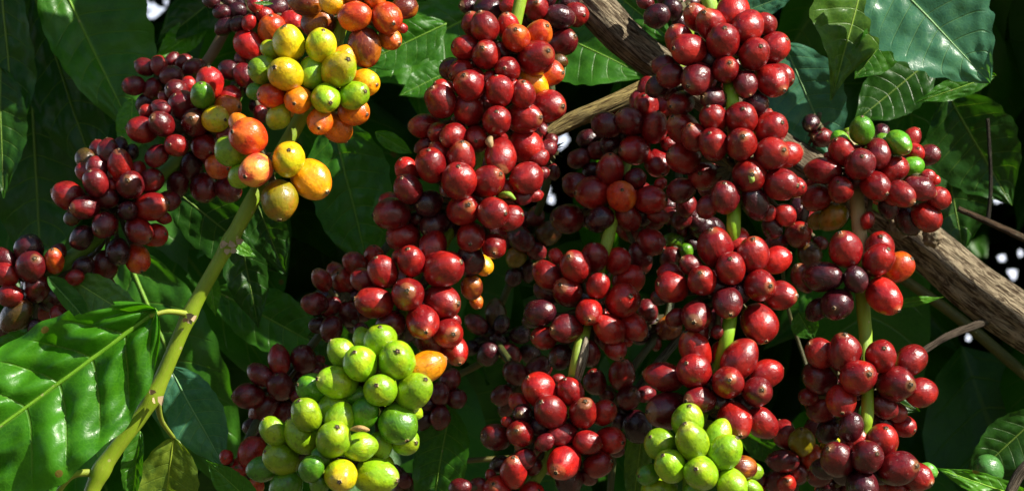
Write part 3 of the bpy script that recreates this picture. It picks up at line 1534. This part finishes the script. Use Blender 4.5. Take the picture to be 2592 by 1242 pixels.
bX = branch('shaded branch between the central and rightmost ones with few maroon and olive cherries',
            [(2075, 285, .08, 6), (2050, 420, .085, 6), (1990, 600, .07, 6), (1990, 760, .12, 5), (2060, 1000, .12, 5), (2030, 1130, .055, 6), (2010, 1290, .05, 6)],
            ['X1', 'V1', 'W1'], (0.04, 0.05, 0.02))

# a strip of bark that has peeled from the green stem of the centre branch
v, f, u = tube([(P(1484, 852, -.006), .0008), (P(1480, 885, -.0085), .0020), (P(1470, 925, -.010), .0022), (P(1459, 970, -.006), .0016)], 10, 6)
o = build('peeled_bark', v, f, [M_BARK], bE, v[0], (0.85, 0.74, 0.55), u)
# the older, tan coloured upper stretch of the rightmost stem
v, f, u = tube([(P(2150, 340, .029), 16 * U), (P(2160, 430, .0215), 19 * U), (P(2172, 540, .0095), 19.2 * U), (P(2178, 628, .006), 18.6 * U), (P(2180, 650, .005), 16 * U)], 18, 10, rough=.08, ridge=.06, seed=3)
o = build('woody_stem', v, f, [M_STEM], bF, v[0], (0.34, 0.26, 0.10), u)
# small scraps between the cherries: green bud, dead flower, caterpillar stub, withered bit
for br, pts, c in ((bC, ((1262, 497, -.020), (1285, 492, -.023), (1304, 505, -.022)), (0.20, 0.38, 0.03)), (bC, ((888, 1086, -.050), (912, 1082, -.052), (934, 1088, -.050)), (0.42, 0.26, 0.09)),
                   (bD, ((1896, 437, -.026), (1901, 450, -.029), (1899, 466, -.027)), (0.30, 0.42, 0.08)), (bC, ((1243, 345, -.018), (1240, 360, -.021), (1246, 378, -.02)), (0.40, 0.28, 0.14))):
    p = [P(*q) for q in pts]
    v, f, u = tube([(p[0], .0007), (p[1], .0015), (p[2], .0006)], 8, 5, rough=.5, ridge=.5, seed=pts[0][0])
    build('small_scrap', v, f, [M_STEM], br, v[0], c, u)

# scars and stipule points at the joints of the foreground stem
for (x, y, n) in ((482, 802, 4), (584, 620, 6), (394, 1004, 3)):
    c = P(x, y, -.033)
    vs, fs = [], []
    rs = random.Random(x)
    for k in range(n):
        a = rs.uniform(-1.2, 1.2)
        d = V(rs.uniform(-.4, 1), -.35, rs.uniform(-1, .4)).normalized()
        s = d.cross(FWD).normalized()
        b = c + V(rs.uniform(-16, 16) * U, -.0022 - rs.random() * .001, rs.uniform(-12, 12) * U)
        ln = rs.uniform(.002, .0048)
        i0 = len(vs)
        vs += [b - s * .0013, b + s * .0013, b + d * ln * .6 + s * .0011 - FWD * .0006, b + d * ln, b + d * ln * .5 - s * .0014]
        fs += [(i0, i0 + 1, i0 + 2, i0 + 3, i0 + 4)]
    build('dry_scale', vs, fs, [M_SCAR], bB, c, smooth=False)

FG = (0.050, 0.215, 0.008)
o = leaf((398, 785, -.036), (-360, 1340, -.050), 215, 165, FG, 'large glossy sunlit leaf with raised veins', bB, name='leaf', nu=110, nv=56, roll=R(6),
         curl=.02, fold=.05, quilt=.05, wave=.10, scal=.015, pucker=.03, seed=1.3, ribw=0.9, bites=((.13, .98, .05), (.16, .95, .035)))
petiole(P(480, 795, -.032), P(425, 788, -.036), P(380, 800, -.038), 6.5 * U, (0.30, 0.38, 0.03), o)
o = leaf((440, 1105, .0), (400, 1400, .01), 85, 75, (0.16, 0.26, 0.03), 'yellow green leaf hanging on a long curved stalk', bB, name='leaf', nu=50, nv=24, fold=.25, curl=.05, seed=4)
petiole(P(398, 1010, -.028), P(408, 1062, -.016), P(440, 1108, .0), 7 * U, (0.22, 0.30, 0.03), o)
o = leaf((130, 1270, -.03), (-80, 1420, -.03), 60, 60, FG, None, bB, name='leaf', nu=20, nv=10)
petiole(P(235, 1195, -.03), P(180, 1205, -.032), P(130, 1270, -.03), 8 * U, (0.26, 0.34, 0.03), o)
o = leaf((120, 700, .010), (235, 830, .012), 26, 30, (0.05, 0.17, 0.03), 'folded half of the end leaf, its shade put into the colour', bA, name='leaf', nu=30, nv=14, fold=.9, seed=2, roll=R(-30))  # darker green holds the shade of the fold
o = leaf((170, 700, .022), (385, 835, .010), 52, 66, (0.10, 0.24, 0.05), 'lit half of the end leaf in paler colour, nibbled edge', bA, name='leaf', nu=60, nv=26, fold=.1, seed=3, curl=.02, bites=((.72, .95, .07), (.8, .8, .05)))  # paler green holds the light on this half of the same leaf

# ------------------------------------------------------------------ single leaves of the plants behind
DG = (0.022, 0.090, 0.008); MG = (0.040, 0.160, 0.010); BG = (0.060, 0.200, 0.110); YG = (0.085, 0.190, 0.022); LG = (0.075, 0.260, 0.012)  # BG: blue sky sheen put into the colour; LG also stands for sunlit spots
LV = [
    # base, tip, wl, wr, colour, label, options
    ((120, -110, .15), (345, 345, .13), 165, 95, MG, 'broad green leaf with a pale midrib left of the upper left maroon cherries', dict(quilt=.02)),
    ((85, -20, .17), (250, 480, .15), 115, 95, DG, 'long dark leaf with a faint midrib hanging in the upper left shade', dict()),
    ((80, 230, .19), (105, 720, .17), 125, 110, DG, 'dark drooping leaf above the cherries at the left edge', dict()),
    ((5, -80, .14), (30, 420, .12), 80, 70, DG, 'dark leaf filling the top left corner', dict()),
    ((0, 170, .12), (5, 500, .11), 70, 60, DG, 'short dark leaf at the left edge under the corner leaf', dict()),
    ((335, 250, .12), (330, 400, .11), 42, 40, LG, 'small bright green leaf tip beside the upper left clusters', dict()),
    ((620, -60, .20), (395, 110, .18), 60, 70, DG, 'dark leaf crossing the top beside the sky gap', dict()),
    ((520, 60, .20), (395, 150, .17), 34, 40, LG, 'small lit leaf under the top left sky gap', dict()),
    ((840, 300, .12), (935, 700, .10), 120, 100, MG, 'ribbed green leaf right of the big yellow cherries', dict(quilt=.022)),
    ((310, 620, .17), (600, 1290, .15), 130, 110, MG, 'large shaded leaf behind the lime stem at lower left', dict(quilt=.02)),
    ((545, 735, .13), (860, 900, .12), 75, 80, MG, 'green leaf lying across behind the lime stem below the yellow cherries', dict(quilt=.02)),
    ((430, 470, .10), (700, 690, .09), 75, 80, DG, 'dark leaf below the maroon cluster beside the lime stem', dict()),
    ((600, 560, .085), (655, 830, .08), 52, 60, DG, 'dark leaf with a drip tip right of the lime stem', dict()),
    ((640, 480, .08), (720, 700, .075), 55, 50, DG, 'shaded leaf under the olive yellow cherry', dict()),
    ((530, 680, .06), (545, 800, .06), 22, 24, LG, 'small light green leaf standing for a sun fleck at the lime stem', dict()),  # this and the next: bright leaf pieces added as sun flecks
    ((570, 600, .06), (650, 650, .06), 16, 20, LG, 'tiny light green leaf standing for a sun fleck right of the stem joint', dict()),
    ((1240, 20, .17), (870, 200, .15), 110, 90, MG, 'broad green leaf between the orange and the upper red cherries', dict(quilt=.02)),
    ((1130, 60, .14), (900, 170, .13), 60, 55, MG, 'mid green leaf tip right of the orange cherries', dict()),
    ((1160, 170, .13), (1010, 240, .12), 48, 45, MG, 'green leaf tip left of the upper red cluster', dict()),
    ((950, 335, .10), (1045, 390, .10), 22, 22, LG, 'small bright leaf tip in the dark gap left of the red clusters', dict()),
    ((1350, 60, .14), (1640, 190, .12), 95, 110, MG, 'green leaf under the sunlit woody branch', dict()),
    ((1480, -80, .14), (1710, 110, .12), 60, 70, MG, 'green leaf above the sunlit woody branch', dict()),
    ((2195, -90, .09), (2108, 252, .08), 105, 118, YG, 'drooping yellow green leaf with a twisted tip at the top right', dict(fold=.3, wave=.06, seed=2.2, quilt=.02, acu=.8)),
    ((2215, -95, .07), (2508, 208, .06), 165, 140, BG, 'ribbed wavy blue green leaf, sky sheen in its colour, at top right', dict(quilt=.022, wave=.08, seed=5, scal=.06, acu=.3, toward=-FWD+UP*.5)),
    ((1985, 110, .11), (2115, 410, .10), 95, 100, BG, 'bluish shaded leaf above the two lone maroon cherries', dict(quilt=.02)),
    ((2270, 60, .09), (2165, 200, .085), 60, 60, MG, 'green leaf between the drooping and the blue green leaf', dict()),
    ((2360, 150, .12), (2160, 310, .11), 75, 75, DG, 'dark leaf below the blue green leaf', dict()),
    ((2520, 190, .11), (2320, 260, .10), 26, 30, MG, 'narrow leaf catching light under the blue green leaf', dict()),
    ((2400, 240, .15), (2560, 520, .14), 110, 120, DG, 'large dark leaf with a pale midrib at the right edge', dict()),
    ((2380, 330, .16), (2440, 640, .15), 110, 110, DG, 'dark leaf right of the rightmost top cluster', dict()),
    ((1840, 50, .10), (2030, -30, .09), 34, 36, BG, 'pale bluish leaf above the top central cluster', dict()),
    ((2630, 1275, .03), (2370, 1182, .03), 34, 30, LG, 'glossy leaf with a white midrib at the bottom right corner', dict(ribw=1.5)),
    ((2640, 1040, .09), (2440, 1230, .09), 70, 70, DG, 'dark leaf behind the lone green cherry at lower right', dict()),
    ((1140, 1030, .07), (1085, 1330, .06), 75, 70, MG, 'wavy green leaf behind the lower lime cluster', dict(wave=.07)),
    ((430, 930, .03), (570, 1190, .02), 75, 70, BG, 'blue green shaded leaf behind the lime stem', dict()),
    ((660, 1290, -.02), (520, 1165, -.02), 45, 40, MG, 'green leaf corner under the small red cherries at the bottom', dict()),
    ((355, 1090, .0), (330, 1290, .0), 26, 30, MG, 'curled leaf between the lime stem and the yellow green leaf', dict(fold=1.0)),
    ((150, 850, .02), (-60, 900, .02), 32, 40, MG, 'dark green leaf tip behind the sunlit leaf at the left edge', dict()),
    ((1870, 1090, .06), (2010, 1170, .05), 38, 40, MG, 'green leaf beside the bottom lime cluster', dict()),
    ((1630, 1050, .05), (1600, 1300, .05), 34, 36, YG, 'olive leaf left of the bottom lime cluster', dict()),
    ((2230, 775, .10), (2390, 750, .10), 12, 14, LG, 'thin bright leaf under the thick woody branch', dict()),
    ((2020, 790, .09), (2060, 860, .09), 36, 36, MG, 'small green leaf between the central and right branches', dict()),
    ((2070, 930, .12), (2330, 1040, .12), 70, 70, DG, 'dark leaf in the shade between the right clusters', dict()),
    ((780, 850, .08), (960, 900, .07), 50, 60, DG, 'dark leaf just above the lime clusters', dict()),
    ((690, 10, -.005), (640, 8, -.01), 5, 6, MG, 'thin leaf tip over the top red cherries', dict()),
]
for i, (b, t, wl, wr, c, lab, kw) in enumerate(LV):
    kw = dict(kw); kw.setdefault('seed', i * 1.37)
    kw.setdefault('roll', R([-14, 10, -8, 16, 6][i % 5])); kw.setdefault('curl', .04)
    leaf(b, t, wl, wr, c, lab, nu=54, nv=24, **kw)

# ------------------------------------------------------------------ woody branches and twigs
def wood(label, pts, color, name='woody_branch', mat=None, ridge=.22, rough=.14, knots=()):
    path = [(P(x, y, d), w * U * (D0 + d) / D0) for x, y, d, w in pts]
    v, f, u = tube(path, 40, 16, rough=rough, ridge=ridge, seed=pts[0][0] * .013)
    o = build(name, v, f, [mat or M_BARK], None, path[0][0], color, u)
    tag(o, label, 'branch')
    for (x, y, d, r) in knots:
        bm = bmesh.new(); bmesh.ops.create_icosphere(bm, subdivisions=4, radius=1)
        c = P(x, y, d)
        vs = [c + v_.co * (1 + .3 * noise.noise(v_.co * 2.2 + Vector((x, y, 0)))) * r * U for v_ in bm.verts]
        fs = [tuple(v_.index for v_ in f_.verts) for f_ in bm.faces]; bm.free()
        build('knot', vs, fs, [mat or M_BARK], o, c, color)
    return o


wood('thick grey brown woody branch sloping from top centre down to the right edge',
     [(1390, -90, .060, 44), (1510, 25, .058, 46), (1600, 110, .058, 46), (1720, 200, .062, 44), (1990, 385, .075, 44), (2150, 490, .08, 46), (2330, 610, .083, 56), (2480, 735, .08, 60), (2660, 860, .08, 62)],
     (0.42, 0.34, 0.22), knots=((2275, 575, .070, 30), (2360, 600, .06, 26)))
wood('sunlit pale yellow stick left of the shaded maroon clusters', [(1388, 340, .05, 15), (1450, 305, .05, 21), (1590, 243, .05, 22), (1690, 190, .06, 18)], (0.70, 0.55, 0.20), ridge=.15, name='cut_stick')
wood('olive coloured slim pole under the thick branch at lower right', [(2240, 675, .20, 13), (2420, 800, .20, 14), (2640, 985, .20, 15)], (0.05, 0.055, 0.008), ridge=.03, rough=.04, mat=M_STEM, name='slim_pole')
wood('thin grey twig pointing at the right cluster from the thick branch', [(2320, 900, .06, 8), (2400, 850, .065, 9), (2500, 812, .075, 11)], (0.22, 0.17, 0.12), ridge=.05, name='twig')
wood('thin shaded brown twig at the right edge above the thick branch', [(2425, 528, .12, 7), (2520, 570, .12, 9), (2640, 625, .12, 10)], (0.18, 0.11, 0.06), ridge=.05, name='twig')
wood('pale lichen grey twig rising behind the lower central cluster', [(1600, 1010, .05, 12), (1640, 950, .05, 12), (1690, 890, .055, 11), (1730, 840, .06, 9)], (0.30, 0.33, 0.22), ridge=.06, name='twig')
wood('pale stub of wood at the bottom right corner', [(2550, 1260, .02, 14), (2580, 1200, .02, 14), (2630, 1150, .02, 14)], (0.34, 0.28, 0.2), ridge=.1, name='twig')
wood('short olive twig in the shade right of the lime clusters', [(1120, 965, .13, 9), (1180, 938, .13, 9), (1290, 880, .14, 10)], (0.07, 0.07, 0.008), ridge=.02, rough=.03, mat=M_STEM, name='twig')
wood('lower short olive twig near the bottom edge right of the lime clusters', [(1100, 1172, .13, 7), (1160, 1166, .13, 7), (1290, 1158, .13, 7)], (0.07, 0.07, 0.008), ridge=.02, rough=.03, mat=M_STEM, name='twig')
wood('dark upright shoot right of the top right cluster', [(2500, 300, .13, 5), (2508, 460, .13, 5), (2500, 560, .13, 6)], (0.06, 0.05, 0.03), ridge=.02, name='twig')

# the lone green cherry at the lower right
o = bpy.data.objects.new('green_cherry', CH[0])
o.rotation_mode = 'QUATERNION'; o.rotation_quaternion = V(.7, .3, -.6).to_track_quat('Z', 'Y')
o.scale = (38 * U, 38 * U, 38 * U); o.color = (0.05, 0.16, 0.03, 1); o['blush'] = [0.06, 0.2, 0.04]
place(o, P(2502, 1188, .05), None)
tag(o, 'lone dark green cherry in the shade above the white ribbed leaf at lower right', 'cherry')
o = bpy.data.objects.new('green_cherry', CH[2])
o.rotation_mode = 'QUATERNION'; o.rotation_quaternion = V(1, 0, -.1).to_track_quat('Z', 'Y')
o.scale = (22 * U, 22 * U, 22 * U); o.color = (0.10, 0.30, 0.03, 1); o['blush'] = [0.1, 0.3, 0.04]
place(o, P(2346, 1192, .01), None)
tag(o, 'tiny bright green cherry right of the lowest maroon cluster', 'cherry')

# ------------------------------------------------------------------ foliage behind, and leaves added above and beside for shade
GAPS = [(372, 14, 16), (398, 28, 20), (380, 40, 10), (425, 5, 10), (1395, 322, 12), (1422, 362, 17), (1433, 350, 12), (1380, 482, 13), (1396, 506, 9), (1975, 298, 14), (2512, 490, 17), (2528, 502, 14),
        (2536, 652, 11), (2566, 694, 17), (2584, 640, 9), (2506, 668, 7), (2450, 855, 8)]


GAPS = [(x, y, r * .62) for x, y, r in GAPS]


def to_px(w):
    d = w - CAM
    y = d.dot(FWD)
    if y < .1: return None
    return 1296 + d.dot(RIGHT) / y * D0 / U, 621 - d.dot(UP) / y * D0 / U, y


def mass(name, label, cat, n, sampler, color, seed, gaps=True, kind='stuff'):
    r = random.Random(seed)
    VS, FS, UVS = [], [], []
    cnt = 0
    while cnt < n:
        c, L, ax = sampler(r)
        cnt += 1
        W = L * r.uniform(.19, .26)
        toward = Vector((r.gauss(0, .5), -1 + r.gauss(0, .5), .7 + r.gauss(0, .4)))
        vs, fs, uvs, mid, _ = leaf_geo(c - ax * L / 2, c + ax * L / 2, W, W, roll=r.gauss(0, .35), curl=r.uniform(0, .12), fold=r.uniform(.05, .4), nu=12, nv=6,
                                       seed=r.uniform(0, 40), wave=.05, toward=toward, bend=r.uniform(-.05, .05))
        if gaps:
            px = [to_px(v) for v in vs]
            bad = False
            for f in fs:
                q = [px[k] for k in f]
                if None in q: continue
                x0 = min(a[0] for a in q); x1 = max(a[0] for a in q); y0 = min(a[1] for a in q); y1 = max(a[1] for a in q)
                xm, ym = sum(a[0] for a in q) / 4, sum(a[1] for a in q) / 4
                for gx, gy, gr in GAPS:
                    if x1 - x0 < 26:      # small leaves may cut into the gap's ragged outline
                        an = math.atan2(ym - gy, xm - gx)
                        g2 = gr * (1 + .45 * math.sin(3 * an + gx) + .25 * math.sin(5 * an + gy))
                        if math.hypot(xm - gx, ym - gy) < g2 + (x1 - x0) * .4: bad = True; break
                    elif x0 - gr < gx < x1 + gr and y0 - gr < gy < y1 + gr: bad = True; break
                if bad: break
            if bad: continue
        b = len(VS)
        VS += vs; UVS += uvs
        FS += [tuple(k + b for k in f) for f in fs]
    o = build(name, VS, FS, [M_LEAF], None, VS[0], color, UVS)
    tag(o, label, cat, kind=kind)
    return o


def behind(r):
    d = r.uniform(.24, 1.1)
    w = (D0 + d) / D0
    c = P(1296 + r.uniform(-1750, 1750), 621 + r.uniform(-1000, 1000), d)
    ax = Vector((r.gauss(0, .5), r.gauss(0, .25), -1 + r.gauss(0, .35))).normalized()
    return c, r.uniform(.11, .19), ax


SUNLIT = [P(1500, 30, .055), P(1580, 90, .055), P(1650, 140, .055), P(1450, 305, .05), P(1540, 265, .05)]


def above(r):
    while True:       # leaves are left out where they would keep the sun off the wood
        c, L, ax = above_any(r)
        if all(((c - w) - SUN_DIR * (c - w).dot(SUN_DIR)).length > .05 for w in SUNLIT):
            return c, L, ax


def above_any(r):
    # unseen leaves added over the frame to shade what is behind the front fruit
    x = r.uniform(-.5, 1.2)
    y = r.uniform(.05 if x < -.02 else .11, 1.1)
    lo = 0.132 + y * 0.095
    z = r.uniform(lo, lo + .16)
    c = CAM + V(x, D0 + y, z)
    ax = Vector((r.gauss(0, .9), r.gauss(0, .2), r.gauss(0, .25))).normalized()
    return c, r.uniform(.08, .13), ax


def beside(r):
    # unseen leaves added right of the frame to keep sun off the background
    y = r.uniform(.07, 1.1)
    x = .27 + y * .2 + r.uniform(0, .3)
    z = r.uniform(-.25, .20 + y * .1)
    c = CAM + V(x, D0 + y, z)
    ax = Vector((r.gauss(0, .5), r.gauss(0, .5), -1)).normalized()
    return c, r.uniform(.10, .16), ax


def far(r):
    d = r.uniform(1.6, 4.5)
    w = (D0 + d) / D0
    c = P(1296 + r.uniform(-1750, 1750), 621 + r.uniform(-1000, 1100), d)
    ax = Vector((r.gauss(0, .5), r.gauss(0, .25), -1 + r.gauss(0, .35))).normalized()
    return c, r.uniform(.25, .5), ax


def near_gap(r):
    gx, gy, gr = r.choice(GAPS)
    d = r.uniform(.9, 1.5)
    q = 20 + abs(r.gauss(0, 260)); a = r.uniform(0, 6.28)
    ax = Vector((r.gauss(0, 1), r.gauss(0, .25), r.gauss(0, 1))).normalized()
    return P(gx + q * math.cos(a), gy + q * math.sin(a), d), r.uniform(.03, .09), ax


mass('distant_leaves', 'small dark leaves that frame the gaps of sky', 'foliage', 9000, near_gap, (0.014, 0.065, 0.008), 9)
def tight_gap(r):
    gx, gy, gr = r.choice(GAPS)
    q = gr * .4 + abs(r.gauss(0, 50)); a = r.uniform(0, 6.28)
    ax = Vector((r.gauss(0, 1), r.gauss(0, .25), r.gauss(0, 1))).normalized()
    return P(gx + q * math.cos(a), gy + q * math.sin(a), r.uniform(.9, 1.4)), r.uniform(.01, .03), ax


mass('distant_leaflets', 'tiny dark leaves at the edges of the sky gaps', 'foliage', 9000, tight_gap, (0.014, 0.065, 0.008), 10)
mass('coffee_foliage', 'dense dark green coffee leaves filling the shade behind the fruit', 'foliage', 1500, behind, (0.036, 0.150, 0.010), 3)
mass('shade_canopy', 'coffee leaves added above the frame to shade the background', 'foliage', 1150, above, (0.035, 0.13, 0.02), 4, gaps=False)
mass('side_shade_leaves', 'leaves added just right of the frame to shade the background', 'foliage', 350, beside, (0.03, 0.11, 0.018), 6)
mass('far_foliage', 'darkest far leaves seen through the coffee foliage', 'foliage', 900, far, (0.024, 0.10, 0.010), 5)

# ------------------------------------------------------------------ ground
gv = [Vector((x, y, 0)) for x, y in ((-400, -400), (400, -400), (400, 400), (-400, 400))]
g = build('ground', gv, [(0, 1, 2, 3)], [soil_material()], None, Vector((0, 0, 0)), smooth=False)
tag(g, kind='structure')
